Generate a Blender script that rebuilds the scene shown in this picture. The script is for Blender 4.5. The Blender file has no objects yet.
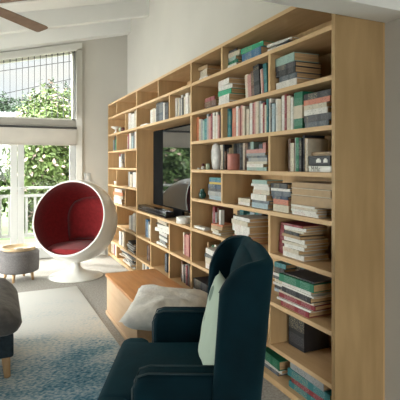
import bpy, bmesh, math, random
from mathutils import Vector, Matrix, noise
random.seed(11)
SC = bpy.context.scene
COL = SC.collection
# ------------------------------------------------------------------ camera geometry
F = 450.0; HZ = 165.0; TH = math.atan2(204, F); CT, ST = math.cos(TH), math.sin(TH); EYE = 1.35
cd = bpy.data.cameras.new('camera'); cam = bpy.data.objects.new('camera', cd); COL.objects.link(cam)
cam.location = (0, 0, EYE); cam.rotation_euler = (math.pi/2, 0, -TH)
cd.sensor_width = 36; cd.lens = F/400*36; cd.shift_y = -35/400; cd.clip_start = .05; cd.clip_end = 300
SC.camera = cam
def depth(px, X): return X/(ST+(px-200)/F*CT)
def Yp(px, X): return depth(px, X)*(CT-(px-200)/F*ST)
def Zp(py, px, X): return EYE-(py-HZ)*depth(px, X)/F
def cam2w(r, t): return (r*CT+t*ST, t*CT-r*ST)
# ------------------------------------------------------------------ materials
def new_mat(name):
    m = bpy.data.materials.new(name); m.use_nodes = True
    nt = m.node_tree; b = nt.nodes['Principled BSDF']
    return m, nt, b
def nd(nt, t, **kw):
    n = nt.nodes.new(t)
    for k, v in kw.items():
        if k in n.inputs.keys() if hasattr(n.inputs, 'keys') else False: n.inputs[k].default_value = v
        else: setattr(n, k, v)
    return n
def rgba(c): return (c[0], c[1], c[2], 1)
def mixrgb(nt, fac, a, b):
    n = nt.nodes.new('ShaderNodeMix'); n.data_type = 'RGBA'
    for s, v in ((0, fac), (6, a), (7, b)):
        if hasattr(v, 'is_linked') or hasattr(v, 'links'): nt.links.new(v, n.inputs[s])
        else: n.inputs[s].default_value = v if s == 0 else rgba(v)
    return n.outputs[2]
def coords(nt, scale=(1, 1, 1), rot=(0, 0, 0)):
    tc = nt.nodes.new('ShaderNodeTexCoord'); mp = nt.nodes.new('ShaderNodeMapping')
    mp.inputs['Scale'].default_value = scale; mp.inputs['Rotation'].default_value = rot
    nt.links.new(tc.outputs['Object'], mp.inputs['Vector']); return mp.outputs[0]
def noise_f(nt, vec, scale, detail=3, lo=.35, hi=.65):
    n = nt.nodes.new('ShaderNodeTexNoise'); n.inputs['Scale'].default_value = scale; n.inputs['Detail'].default_value = detail
    nt.links.new(vec, n.inputs['Vector'])
    mr = nt.nodes.new('ShaderNodeMapRange'); mr.inputs[1].default_value = lo; mr.inputs[2].default_value = hi
    nt.links.new(n.outputs[0], mr.inputs[0]); return mr.outputs[0]
def bump(nt, b, h, strength=.2, dist=.01):
    bp = nt.nodes.new('ShaderNodeBump'); bp.inputs['Strength'].default_value = strength; bp.inputs['Distance'].default_value = dist
    nt.links.new(h, bp.inputs['Height']); nt.links.new(bp.outputs[0], b.inputs['Normal'])
def mat(name, col, rough=.6, var=.12, scale=8, metal=0, spec=.5, sheen=0, bmp=0, bscale=None, stretch=(1, 1, 1), coat=0):
    m, nt, b = new_mat(name)
    v = coords(nt, stretch)
    f = noise_f(nt, v, scale)
    c2 = tuple(x*(1-var) for x in col); c1 = tuple(min(1, x*(1+var*.6)) for x in col)
    nt.links.new(mixrgb(nt, f, c2, c1), b.inputs['Base Color'])
    b.inputs['Roughness'].default_value = rough; b.inputs['Metallic'].default_value = metal
    b.inputs['Specular IOR Level'].default_value = spec
    b.inputs['Sheen Weight'].default_value = sheen; b.inputs['Coat Weight'].default_value = coat
    if bmp: bump(nt, b, noise_f(nt, coords(nt, stretch), bscale or scale*6, 2, 0, 1), bmp)
    return m
def wood(name, a, c, stretch, rough=.5, plank=None):
    m, nt, b = new_mat(name)
    f = noise_f(nt, coords(nt, stretch), 3.0, 5, .3, .7)
    g = noise_f(nt, coords(nt), 1.3, 2, .35, .65)
    c1 = mixrgb(nt, f, a, c)
    dk = tuple(x*.86 for x in a)
    mx = nt.nodes.new('ShaderNodeMath'); mx.operation = 'MULTIPLY'; mx.inputs[1].default_value = .45
    nt.links.new(g, mx.inputs[0])
    out = mixrgb(nt, mx.outputs[0], c1, dk); 
    n = out.node
    nt.links.new(c1, n.inputs[6])
    nt.links.new(out, b.inputs['Base Color']); b.inputs['Roughness'].default_value = rough
    b.inputs['Specular IOR Level'].default_value = .35
    return m
M = {}
M['wall'] = mat('wall_paint', (.58, .55, .49), .9, .03, 2, spec=.2)
M['ceil'] = mat('ceiling_paint', (.88, .87, .83), .9, .02, 2, spec=.2)
M['trim'] = mat('white_trim_paint', (.78, .76, .70), .5, .03, 3)
M['white'] = mat('white_gloss_paint', (.58, .58, .555), .35, .03, 3)
M['ply'] = wood('plywood', (.57, .365, .18), (.69, .465, .255), (9, 1.2, 9), .55)
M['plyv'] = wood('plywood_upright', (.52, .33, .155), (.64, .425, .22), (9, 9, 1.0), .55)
M['plyend'] = wood('plywood_end_shaded', (.39, .25, .112), (.52, .345, .168), (5, 5, .9), .5)  # same ply, darkened: dim light on the end panel put into its colour
M['carpet'] = mat('carpet', (.43, .40, .355), .95, .22, 60, spec=.1, bmp=.3, bscale=220)
M['pine'] = wood('pine_lid', (.56, .225, .065), (.72, .33, .11), (12, 1.1, 12), .35)
M['pine2'] = wood('pine_side', (.62, .40, .235), (.70, .48, .30), (9, 1.1, 9), .5)
M['oak'] = wood('oak_leg', (.45, .27, .13), (.58, .37, .19), (20, 20, 2), .5)
M['fanwood'] = wood('fan_blade_wood', (.19, .105, .062), (.28, .165, .10), (3, 3, 3), .5)
M['velvet'] = mat('teal_velvet', (.0014, .0155, .023), .8, .35, 5, spec=.1, sheen=.07, bmp=.05)
M['velvet'].node_tree.nodes['Principled BSDF'].inputs['Sheen Tint'].default_value = (.12, .5, .62, 1)
M['piping'] = mat('teal_piping', (.006, .026, .034), .6, .2, 20)
M['blackwood'] = mat('black_wood', (.02, .016, .014), .4, .2, 10)
M['red'] = mat('red_wool', (.225, .014, .016), .85, .15, 30, spec=.2, sheen=.15, bmp=.15, bscale=200)
M['redlip'] = mat('red_wool_cushion', (.26, .016, .018), .8, .12, 30, spec=.2, sheen=.15)
M['shell'] = mat('white_fibreglass', (.82, .80, .74), .28, .03, 3, coat=.3)
M['gfab'] = mat('grey_fabric', (.20, .185, .18), .95, .2, 90, spec=.1, bmp=.2, bscale=300)
M['gsofa'] = mat('grey_linen', (.15, .135, .122), .95, .3, 14, spec=.1, sheen=.2, bmp=.4, bscale=40)
M['sofab'] = mat('slate_fabric', (.03, .042, .05), .9, .2, 40, spec=.1)
M['tray'] = wood('birch_tray', (.60, .42, .24), (.70, .52, .32), (4, 4, 9), .45)
M['cream'] = mat('cream_cotton', (.76, .71, .63), .95, .14, 18, spec=.1, sheen=.3, bmp=.5, bscale=60)
M['tvb'] = mat('tv_black_plastic', (.006, .006, .006), .8, .1, 5, spec=.05)
M['screen'] = mat('tv_glass', (.006, .007, .008), .03, .05, 5, spec=1.0)
M['blkgloss'] = mat('black_gloss_plastic', (.01, .01, .011), .2, .1, 5)
M['metal'] = mat('dark_metal', (.12, .12, .12), .4, .1, 5, metal=.9)
M['steel'] = mat('brushed_steel', (.6, .6, .58), .35, .05, 5, metal=.9)
M['blindf'] = mat('blind_fabric', (.54, .50, .44), .9, .05, 4, spec=.1)
M['pages'] = mat('book_pages', (.54, .36, .19), .95, .35, 6, spec=.05, stretch=(1, 1, 90))
M['pagesv'] = mat('book_pages_upright', (.50, .41, .28), .95, .25, 6, spec=.05, stretch=(1, 60, 1))
M['deck'] = wood('deck_boards', (.20, .17, .135), (.26, .225, .185), (1, 14, 1), .8)
M['soil'] = mat('lawn_green', (.09, .14, .05), .95, .3, 2)
M['leaf'] = mat('bush_leaves', (.06, .105, .025), .6, .5, 3.2, spec=.25)
M['leaf2'] = mat('hedge_leaves', (.095, .14, .035), .6, .5, 3.5, spec=.25)
M['conifer'] = mat('conifer_needles', (.035, .06, .03), .7, .5, 4, spec=.2)
M['bloom'] = mat('pale_blossom', (.36, .26, .22), .8, .25, 6, spec=.2)
M['bark'] = mat('bark', (.10, .07, .05), .9, .3, 12)
M['tree'] = mat('far_tree_leaves', (.05, .075, .045), .8, .5, .8, spec=.1)
M['railp'] = mat('railing_paint', (.30, .30, .285), .5, .05, 3)
M['roofg'] = mat('grey_corrugated_roof', (.24, .25, .26), .6, .1, 2)
M['housew'] = mat('pale_weatherboard', (.3, .29, .26), .8, .1, 1)
M['pinkvase'] = mat('pink_ceramic', (.46, .17, .125), .55, .12, 8)
M['stone'] = mat('pale_stone', (.56, .54, .50), .7, .2, 20, bmp=.2)
M['greeng'] = mat('green_glaze', (.012, .055, .04), .15, .3, 6)
M['porc'] = mat('white_porcelain', (.72, .70, .64), .3, .06, 6)
M['sagec'] = mat('pale_green_candle', (.45, .52, .36), .6, .1, 6)
M['brownv'] = mat('brown_clay', (.16, .085, .06), .5, .4, 10)
M['darkred'] = mat('dark_red_glaze', (.14, .03, .03), .4, .3, 12)
def glass_mat():
    m = bpy.data.materials.new('window_glass'); m.use_nodes = True; nt = m.node_tree; nt.nodes.clear()
    o = nt.nodes.new('ShaderNodeOutputMaterial'); mx = nt.nodes.new('ShaderNodeMixShader')
    t = nt.nodes.new('ShaderNodeBsdfTransparent'); g = nt.nodes.new('ShaderNodeBsdfGlossy'); g.inputs['Roughness'].default_value = .02
    lw = nt.nodes.new('ShaderNodeLayerWeight'); lw.inputs[0].default_value = .5
    pw_ = nt.nodes.new('ShaderNodeMath'); pw_.operation = 'POWER'; pw_.inputs[1].default_value = 5; nt.links.new(lw.outputs['Facing'], pw_.inputs[0])
    fr = nt.nodes.new('ShaderNodeMath'); fr.operation = 'MULTIPLY_ADD'; fr.inputs[1].default_value = .6; fr.inputs[2].default_value = .02; nt.links.new(pw_.outputs[0], fr.inputs[0])
    t.inputs[0].default_value = (.97, .985, .98, 1)
    nt.links.new(fr.outputs[0], mx.inputs[0]); nt.links.new(t.outputs[0], mx.inputs[1]); nt.links.new(g.outputs[0], mx.inputs[2]); nt.links.new(mx.outputs[0], o.inputs[0])
    return m
M['glass'] = glass_mat()
def slat_mat():
    m, nt, b = new_mat('slat_fabric'); b.inputs['Base Color'].default_value = (.12, .12, .12, 1); b.inputs['Roughness'].default_value = .8
    tr = nt.nodes.new('ShaderNodeBsdfTranslucent'); tr.inputs[0].default_value = (.3, .3, .3, 1)
    mx = nt.nodes.new('ShaderNodeMixShader'); mx.inputs[0].default_value = .35
    nt.links.new(b.outputs[0], mx.inputs[1]); nt.links.new(tr.outputs[0], mx.inputs[2]); nt.links.new(mx.outputs[0], nt.nodes['Material Output'].inputs[0])
    return m
M['slat'] = slat_mat()
def rug_mat():
    m, nt, b = new_mat('abstract_rug')
    tc = nt.nodes.new('ShaderNodeTexCoord'); sp = nt.nodes.new('ShaderNodeSeparateXYZ'); nt.links.new(tc.outputs['Object'], sp.inputs[0])
    big = noise_f(nt, coords(nt, (1.0, 1.7, 1)), 1.5, 6, .3, .7)
    fine = noise_f(nt, coords(nt, (5, 13, 1), (0, 0, .2)), 2.6, 6, .36, .64)
    cr = nt.nodes.new('ShaderNodeMapRange'); cr.inputs[1].default_value = 1.5; cr.inputs[2].default_value = -.9; cr.inputs[3].default_value = -.45; cr.inputs[4].default_value = .62
    nt.links.new(sp.outputs[1], cr.inputs[0])
    grain = noise_f(nt, coords(nt, (4, 6, 1), (0, 0, .6)), 10.0, 10, .28, .72)
    def add(a, k, c_):
        m_ = nt.nodes.new('ShaderNodeMath'); m_.operation = 'MULTIPLY_ADD'; m_.inputs[1].default_value = k
        nt.links.new(a, m_.inputs[0])
        if isinstance(c_, float): m_.inputs[2].default_value = c_
        else: nt.links.new(c_, m_.inputs[2])
        return m_.outputs[0]
    tot = add(grain, .62, add(big, .55, add(cr.outputs[0], 1.0, -.41)))
    rmp = nt.nodes.new('ShaderNodeValToRGB'); nt.links.new(tot, rmp.inputs[0]); e = rmp.color_ramp.elements
    e[0].position = 0; e[0].color = (.80, .79, .74, 1); e[1].position = 1; e[1].color = (.03, .12, .20, 1)
    for p, c in ((.20, (.74, .755, .72)), (.42, (.56, .64, .66)), (.60, (.31, .45, .54)), (.80, (.11, .27, .38))):
        x = e.new(p); x.color = rgba(c)
    nt.links.new(rmp.outputs[0], b.inputs['Base Color']); b.inputs['Roughness'].default_value = .95; b.inputs['Specular IOR Level'].default_value = .1
    bump(nt, b, noise_f(nt, coords(nt), 180, 2, 0, 1), .3)
    return m
M['rug'] = rug_mat()
def leafcushion_mat():
    m, nt, b = new_mat('sage_leaf_print')
    w = nt.nodes.new('ShaderNodeTexVoronoi'); w.feature = 'F1'; w.inputs['Scale'].default_value = 9
    nt.links.new(coords(nt, (1, 1, .55), (.5, 0, 0)), w.inputs['Vector'])
    mr = nt.nodes.new('ShaderNodeMapRange'); mr.inputs[1].default_value = .28; mr.inputs[2].default_value = .34; nt.links.new(w.outputs[0], mr.inputs[0])
    nt.links.new(mixrgb(nt, mr.outputs[0], (.17, .23, .19), (.46, .54, .44)), b.inputs['Base Color']); b.inputs['Roughness'].default_value = .9
    b.inputs['Specular IOR Level'].default_value = .15
    return m
M['sage'] = leafcushion_mat()
M['screen'].node_tree.nodes['Principled BSDF'].inputs['IOR'].default_value = 1.9
# ------------------------------------------------------------------ mesh helpers
class MB:
    def __init__(s): s.bm = bmesh.new()
    def _mi(s, faces, mi, smooth=False):
        for f in faces: f.material_index = mi; f.smooth = smooth
    def box(s, x0, x1, y0, y1, z0, z1, mi=0, r=0, seg=2, mtx=None):
        n0 = set(s.bm.faces) if True else None
        vs = [s.bm.verts.new((x, y, z)) for x in (x0, x1) for y in (y0, y1) for z in (z0, z1)]
        q = [(0, 1, 3, 2), (4, 6, 7, 5), (0, 4, 5, 1), (2, 3, 7, 6), (0, 2, 6, 4), (1, 5, 7, 3)]
        fs = [s.bm.faces.new([vs[i] for i in f]) for f in q]
        if r:
            es = list({e for f in fs for e in f.edges})
            res = bmesh.ops.bevel(s.bm, geom=es, offset=r, segments=seg, affect='EDGES', profile=.5)
            fs = [f for f in s.bm.faces if f not in n0]
            s._mi(fs, mi, True)
        else: s._mi(fs, mi)
        if mtx is not None:
            bmesh.ops.transform(s.bm, matrix=mtx, verts=list({v for f in fs for v in f.verts}))
        return fs
    def prism(s, poly, a0, a1, axis='y', mi=0, r=0, seg=3):
        n0 = set(s.bm.faces)
        def P(p, a): return (p[0], a, p[1]) if axis == 'y' else ((a, p[0], p[1]) if axis == 'x' else (p[0], p[1], a))
        A = [s.bm.verts.new(P(p, a0)) for p in poly]; B = [s.bm.verts.new(P(p, a1)) for p in poly]
        n = len(poly)
        fs = [s.bm.faces.new(A), s.bm.faces.new(B[::-1])]
        for i in range(n): fs.append(s.bm.faces.new([A[i], B[i], B[(i+1) % n], A[(i+1) % n]]))
        if r:
            es = list(set(fs[0].edges) | set(fs[1].edges))
            bmesh.ops.bevel(s.bm, geom=es, offset=r, segments=seg, affect='EDGES', profile=.5)
            fs = [f for f in s.bm.faces if f not in n0]
        s._mi(fs, mi, bool(r))
        return fs
    def lathe(s, prof, seg=32, c=(0, 0, 0), mi=0, smooth=True):
        rings = []
        for r, z in prof:
            if r < 1e-5: rings.append([s.bm.verts.new((c[0], c[1], c[2]+z))])
            else: rings.append([s.bm.verts.new((c[0]+r*math.cos(2*math.pi*k/seg), c[1]+r*math.sin(2*math.pi*k/seg), c[2]+z)) for k in range(seg)])
        fs = []
        for a, b in zip(rings, rings[1:]):
            for k in range(seg):
                k2 = (k+1) % seg
                vv = [a[k % len(a)], a[k2 % len(a)], b[k2 % len(b)], b[k % len(b)]]
                u = []
                for v in vv:
                    if v not in u: u.append(v)
                if len(u) > 2: fs.append(s.bm.faces.new(u))
        s._mi(fs, mi, smooth); return fs
    def tube(s, pts, r, seg=8, mi=0, closed=False):
        pts = [Vector(p) for p in pts]; n = len(pts); rings = []; fs = []
        for i, p in enumerate(pts):
            a = pts[i-1] if (i > 0 or closed) else p; b = pts[(i+1) % n] if (i < n-1 or closed) else p
            d = (b-a).normalized(); up = Vector((0, 0, 1)) if abs(d.z) < .95 else Vector((1, 0, 0))
            x = d.cross(up).normalized(); y = x.cross(d)
            rr = r(i/(n-1)) if callable(r) else r
            rings.append([s.bm.verts.new(p+(x*math.cos(2*math.pi*k/seg)+y*math.sin(2*math.pi*k/seg))*rr) for k in range(seg)])
        for i in range(n if closed else n-1):
            a, b = rings[i], rings[(i+1) % n]
            for k in range(seg): fs.append(s.bm.faces.new([a[k], a[(k+1) % seg], b[(k+1) % seg], b[k]]))
        if not closed: fs += [s.bm.faces.new(rings[0][::-1]), s.bm.faces.new(rings[-1])]
        s._mi(fs, mi, True); return fs
    def xf(s, mtx): bmesh.ops.transform(s.bm, matrix=mtx, verts=s.bm.verts[:]); return s
    def build(s, name, mats, parent=None, loc=None, rot=None):
        bmesh.ops.recalc_face_normals(s.bm, faces=s.bm.faces[:])
        me = bpy.data.meshes.new(name); s.bm.to_mesh(me); s.bm.free()
        for m in (mats if isinstance(mats, (list, tuple)) else [mats]): me.materials.append(M[m] if isinstance(m, str) else m)
        o = bpy.data.objects.new(name, me); COL.objects.link(o)
        if parent: o.parent = parent
        if loc is not None: o.location = loc
        if rot is not None: o.rotation_euler = rot
        return o
def tag(o, label, cat, group=None):
    o['label'] = label; o['category'] = cat
    if group: o['group'] = group
    return o
def thing(name, label, cat, loc=(0, 0, 0), rot=(0, 0, 0), group=None):
    o = bpy.data.objects.new(name, None); COL.objects.link(o); o.location = loc; o.rotation_euler = rot
    o.empty_display_size = .05
    return tag(o, label, cat, group)
def struct(o): o['kind'] = 'structure'; return o
def boxes(name, m, lst, parent=None, r=0):
    b = MB()
    for x in lst: b.box(*x, r=r)
    return b.build(name, m, parent)
# ------------------------------------------------------------------ room shell
YB, XR, XL, YN = 6.80, 1.85, -3.2, -3.0
struct(boxes('floor', 'carpet', [(XL-.1, XR+.1, YN-.1, YB+.1, -.12, 0)]))
struct(boxes('wall_right', 'wall', [(XR, XR+.12, YN, YB+.1, 0, 4.2)]))
GX0, GX1 = -1.335, 1.075
def rz(X, z0, sl=.24): return z0+sl*X
# back wall with one tall glazed opening
b = MB()
b.box(1.075, XR, YB, YB+.14, 0, 4.2); b.box(XL, GX0, YB, YB+.14, 0, 4.2)
b.prism([(GX0, rz(GX0, 2.79)), (GX1, rz(GX1, 2.79)), (GX1, 4.2), (GX0, 4.2)], YB, YB+.14)
struct(b.build('wall_back', 'wall'))
struct(boxes('wall_left', 'wall', [(XL-.12, XL, 1.6, 3.3, 0, 3), (XL-.12, XL, 6.1, YB+.1, 0, 3), (XL-.12, XL, 3.3, 6.1, 0, .12), (XL-.12, XL, 3.3, 6.1, 2.12, 3),
    (XL-.12, XL, YN, 1.6, 0, 3)]))
struct(boxes('wall_near', 'wall', [(XL, -1.7, YN-.12, YN, 0, 2.6), (.6, XR, YN-.12, YN, 0, 2.6), (-1.7, .6, YN-.12, YN, 0, .8), (-1.7, .6, YN-.12, YN, 2.1, 2.6)]))
def ceil_z(X): return 3.55+.25*(X-XR)
HY0, HY1 = 1.57, 1.735
b = MB(); b.prism([(XL-.15, ceil_z(XL-.15)), (XR+.1, ceil_z(XR+.1)), (XR+.1, ceil_z(XR+.1)+.12), (XL-.15, ceil_z(XL-.15)+.12)], HY1-.1, YB+.12)
struct(b.build('ceiling', 'ceil'))
struct(boxes('ceiling_near', 'ceil', [(XL-.12, XR+.1, YN-.12, HY0, 2.5, 2.62)]))
struct(boxes('wall_header', 'ceil', [(XL-.12, XR, HY0, HY1, 2.09, 4.2)]))
for i, (y0, y1, dz) in enumerate([(6.62, 6.80, .19), (5.72, 5.80, .21), (4.70, 4.78, .21), (3.66, 3.74, .21), (2.6, 2.68, .21)]):
    b = MB(); b.prism([(XL, ceil_z(XL)-dz), (XR, ceil_z(XR)-dz), (XR, ceil_z(XR)+.02), (XL, ceil_z(XL)+.02)], y0, y1)
    struct(b.build('trim_%d' % (i+1), 'ceil'))
# casing round the tall glazing, transom rail
b = MB()
b.box(GX1, GX1+.085, YB-.025, YB+.10, 0, 3.045); b.box(GX0-.085, GX0, YB-.025, YB+.10, 0, 2.445)
b.prism([(GX0-.085, rz(GX0-.085, 2.79)), (GX1+.085, rz(GX1+.085, 2.79)), (GX1+.085, rz(GX1+.085, 2.79)+.09), (GX0-.085, rz(GX0-.085, 2.79)+.09)], YB-.025, YB+.10)
struct(b.build('trim_6', 'trim'))
M['rail'] = mat('transom_paint', (.43, .40, .345), .6, .05, 3)
struct(boxes('trim_7', 'rail', [(GX0, GX1, YB-.02, YB+.12, 1.915, 2.005)]))
# upper raked window
w1 = MB(); w1.prism([(GX1-.05, 2.005), (GX1, 2.005), (GX1, rz(GX1, 2.79)), (GX1-.05, rz(GX1-.05, 2.79))], YB+.03, YB+.11)
w1.prism([(GX0, 2.005), (GX0+.05, 2.005), (GX0+.05, rz(GX0+.05, 2.79)), (GX0, rz(GX0, 2.79))], YB+.03, YB+.11)
w1.box(GX0, GX1, YB+.03, YB+.11, 2.0, 2.03)
w1.prism([(GX0, rz(GX0, 2.75)), (GX1, rz(GX1, 2.75)), (GX1, rz(GX1, 2.79)), (GX0, rz(GX0, 2.79))], YB+.03, YB+.11)
w1 = struct(w1.build('window_1', 'trim'))
p = MB(); p.prism([(GX0+.05, 2.03), (GX1-.05, 2.03), (GX1-.05, rz(GX1-.05, 2.75)), (GX0+.05, rz(GX0+.05, 2.75))], YB+.065, YB+.071); p.build('pane', 'glass', w1)
# glazed doors
for i, x0 in enumerate((.278, -.527, -1.332)):
    x1 = x0+.797; y0, y1 = YB+.03, YB+.085; s = .085
    d = MB(); d.box(x0, x0+s, y0, y1, .01, 1.915); d.box(x1-s, x1, y0, y1, .01, 1.915); d.box(x0+s, x1-s, y0, y1, .01, .17); d.box(x0+s, x1-s, y0, y1, 1.83, 1.915)
    d = struct(d.build('door_%d' % (i+1), 'white'))
    boxes('pane', 'glass', [(x0+s, x1-s, y0+.022, y0+.028, .17, 1.83)], d)
    h = MB(); h.box(x0+.025, x0+.05, y0-.008, y0, .93, 1.13); h.tube([(x0+.037, y0-.006, 1.03), (x0+.037, y0-.05, 1.03), (x0+.037+.09*(1 if i != 1 else -.3), y0-.05, 1.03)], .009)
    h.build('handle', 'steel', d)
# unseen windows added to the two rooms, sized for the daylight they let in
def frame_window(name, fixed, a0, a1, z0, z1, axis, n):
    b = MB(); g = MB()
    def bx(mb, a, c, e, f, th):
        if axis == 'x': mb.box(fixed-th, fixed+th, a, c, e, f)
        else: mb.box(a, c, fixed-th, fixed+th, e, f)
    bx(b, a0, a1, z0, z0+.06, .03); bx(b, a0, a1, z1-.06, z1, .03)
    for k in range(n+1):
        c = a0+(a1-a0)*k/n; bx(b, max(a0, c-.035), min(a1, c+.035), z0+.06, z1-.06, .03)
    w = struct(b.build(name, 'white')); bx(g, a0+.035, a1-.035, z0+.06, z1-.06, .003); g.build('pane', 'glass', w)
frame_window('added_window_2', XL-.06, 3.3, 6.1, .12, 2.12, 'x', 3)
frame_window('added_window_3', YN-.06, -1.7, .6, .8, 2.1, 'y', 3)
struct(boxes('baseboard_back', 'trim', [(1.165, 1.5, YB-.015, YB, 0, .09)]))
struct(boxes('baseboard_right', 'trim', [(XR-.015, XR, YN, 1.735, 0, .09)]))
# light switch
s_ = thing('light_switch', 'white light switch plate on wall between glazed door and bookcase', 'switch', (1.24, YB, 1.165))
boxes('plate', 'white', [(-.045, .045, -.012, 0, -.065, .065)], s_, r=.003); boxes('rocker', 'porc', [(-.015, .015, -.018, -.012, -.025, .025)], s_)
# blinds
bl = thing('roller_blind', 'beige fabric blind drawn partly down over the glazed doors', 'blind', (0, YB-.05, 1.63))
boxes('fabric', 'blindf', [(GX0+.01, GX1-.005, -.008, 0, .02, .24)], bl); boxes('bottom_bar', 'blindf', [(GX0+.01, GX1-.005, -.016, .006, 0, .022)], bl, r=.004)
boxes('head_box_shade_line', 'metal', [(GX0, GX1, -.03, .02, .243, .272)], bl, r=.004)  # dark strip: shadow line between transom and blind, put into the colour
b = MB(); b.tube([(GX1+.01, -.03, .23), (GX1+.012, -.03, -.55)], .002, 5); b.build('pull_chain', 'porc', bl)
vb = thing('vertical_blind', 'open vertical blind slats hanging across the tall upper window', 'blind', (0, YB-.07, 2.02))
b = MB(); b.prism([(GX0, rz(GX0, .742)), (GX1, rz(GX1, .742)), (GX1, rz(GX1, .775)), (GX0, rz(GX0, .775))], -.03, .03); b.build('head_rail', 'trim', vb)
x = GX1-.03
while x > GX0:
    b = MB(); b.box(x-.0022, x+.0022, -.022, .022, .01, rz(x, .715)); b.box(x-.006, x+.006, -.008, .008, rz(x, .71), rz(x, .745)); b.build('slat', 'slat', vb); x -= .079
# ceiling fan
fx, fy, fz = -.13, 3.88, 2.61
fan = thing('ceiling_fan', 'ceiling fan with brown wooden blades below the sloping white ceiling', 'ceiling fan', (fx, fy, fz))
ct = ceil_z(fx)-fz
b = MB(); b.lathe([(0, -.09), (.055, -.085), (.09, -.04), (.095, .03), (.07, .08), (.02, .1), (0, .1)], 28); b.build('motor_housing', 'metal', fan)
b = MB(); b.tube([(0, 0, .09), (0, 0, ct)], .014); b.lathe([(0, ct-.09), (.05, ct-.07), (.065, ct+.01), (0, ct+.01)], 24); b.build('downrod', 'metal', fan)
for k in range(4):
    a = math.radians(45.5+90*k)
    b = MB(); pts = [(.16, -.052), (.30, -.060), (.72, -.068), (.752, -.060), (.763, -.04), (.763, .045), (.755, .062), (.73, .068), (.30, .060), (.16, .052)]
    b.prism(pts, -.004, .004, 'z')
    b.xf(Matrix.Rotation(a, 4, 'Z') @ Matrix.Rotation(math.radians(-12), 4, 'X')); bl_ = b.build('blade', 'fanwood', fan)
    b = MB(); b.box(.07, .2, -.02, .02, .003, .011); b.xf(Matrix.Rotation(a, 4, 'Z') @ Matrix.Rotation(math.radians(-12), 4, 'X')); b.build('blade_bracket', 'metal', bl_)
# ------------------------------------------------------------------ outside
struct(boxes('ground', 'soil', [(-60, 60, YB+2.6, 90, -.6, -.5)]))
struct(boxes('deck_floor', 'deck', [(-6, 8, YB+.14, 9.0, -.2, -.03)]))
rl = thing('deck_railing', 'white painted balustrade along the deck edge outside the glazed doors', 'railing', (0, 8.72, -.03))
boxes('top_rail', 'railp', [(-4, 5, -.05, .05, .945, .985)], rl); boxes('middle_rail', 'railp', [(-4, 5, -.025, .025, .80, .85)], rl); boxes('bottom_rail', 'railp', [(-4, 5, -.025, .025, .08, .135)], rl)
for k in range(-2, 3): boxes('post', 'railp', [(.0+k*1.9-.045, k*1.9+.045, -.045, .045, 0, .945)], rl)
k = 0
for k in range(-17, 24):
    x = .36+k*.145
    if abs((x+.95) % 1.9-.95) > .06: boxes('baluster', 'railp', [(x-.021, x+.021, -.018, .018, .135, .80)], rl)
def foliage(mb, c, rad, n, size, seed, mi=0, lump=.25, core=True):
    rnd = random.Random(seed); c = Vector(c); rad = Vector(rad)
    if core:
        r0 = bmesh.ops.create_icosphere(mb.bm, subdivisions=3, radius=1)
        for v in r0['verts']:
            d = v.co.normalized(); k = .82*(1+lump*noise.noise(d*2.3+Vector((seed, 0, 0))))
            v.co = c+Vector((d.x*rad.x, d.y*rad.y, d.z*rad.z))*k
        for f in {f for v in r0['verts'] for f in v.link_faces}: f.material_index = mi; f.smooth = True
    for i in range(n):
        d = Vector((rnd.gauss(0, 1), rnd.gauss(0, 1), rnd.gauss(0, 1))).normalized()
        if d.y > .35: d.y = -d.y
        k = (1+lump*noise.noise(d*2.3+Vector((seed, 0, 0))))*rnd.uniform(.8, 1.06)
        p = c+Vector((d.x*rad.x, d.y*rad.y, d.z*rad.z))*k
        nrm = (d+Vector((rnd.uniform(-.8, .8), rnd.uniform(-.8, .8), rnd.uniform(-.3, 1)))).normalized()
        a = nrm.cross(Vector((rnd.uniform(-1, 1), rnd.uniform(-1, 1), rnd.uniform(-1, 1)))).normalized(); bb = nrm.cross(a)
        s = size*rnd.uniform(.6, 1.3)
        f = mb.bm.faces.new([mb.bm.verts.new(p+a*s), mb.bm.verts.new(p+bb*s*.5), mb.bm.verts.new(p-a*s), mb.bm.verts.new(p-bb*s*.5)]); f.material_index = mi
def bush(name, label, cat, x, y, r, h, n, leafm, seed, bloom=0, zb=-.5, size=.07, grp=None, trunk=.25):
    t = thing(name, label, cat, (x, y, zb), group=grp)
    m = MB(); foliage(m, (0, 0, h*.55), (r, r*.8, h*.5), n, size, seed); m.build('foliage', leafm, t)
    m = MB(); m.tube([(0, 0, 0), (.03, 0, h*.3), (0, .02, h*.6)], lambda u: .05*(1-.5*u)*max(1, h/3)); m.build('stem', 'bark', t)
    if bloom:
        m = MB(); foliage(m, (0, -.06, h*.56), (r*1.0, r*.84, h*.51), bloom, size*.95, seed+7, core=False); o = m.build('blossom', 'bloom', t); o['kind'] = 'stuff'
G = 'garden bushes behind the deck railing'
bush('garden_bush', 'leafy green bush behind railing seen through the left door pane', 'bush', -.62, 10.0, .78, 2.5, 3800, 'leaf', 1, 120, grp=G)
bush('garden_bush', 'flowering green bush behind railing in the middle of the right door pane', 'bush', .98, 11.6, .82, 3.1, 5200, 'leaf2', 2, 250, grp=G)
bush('garden_bush', 'dark green bush low behind railing near the right door stile', 'bush', 2.25, 10.1, .6, 2.1, 3200, 'leaf', 3, 60, grp=G)
bush('garden_bush', 'tall pale blossoming bush whose top fills the upper window bottom', 'bush', 1.55, 14.0, 1.2, 3.95, 5200, 'leaf2', 4, 700, grp=G)
bush('garden_bush', 'blossoming bush at the left edge of the upper window', 'bush', -.75, 13.2, .8, 3.2, 3600, 'leaf2', 5, 700, grp=G)
bush('garden_bush', 'green bush beyond the right door frame', 'bush', 3.9, 12.0, .85, 3.1, 2600, 'leaf', 6, 100, grp=G)
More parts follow.
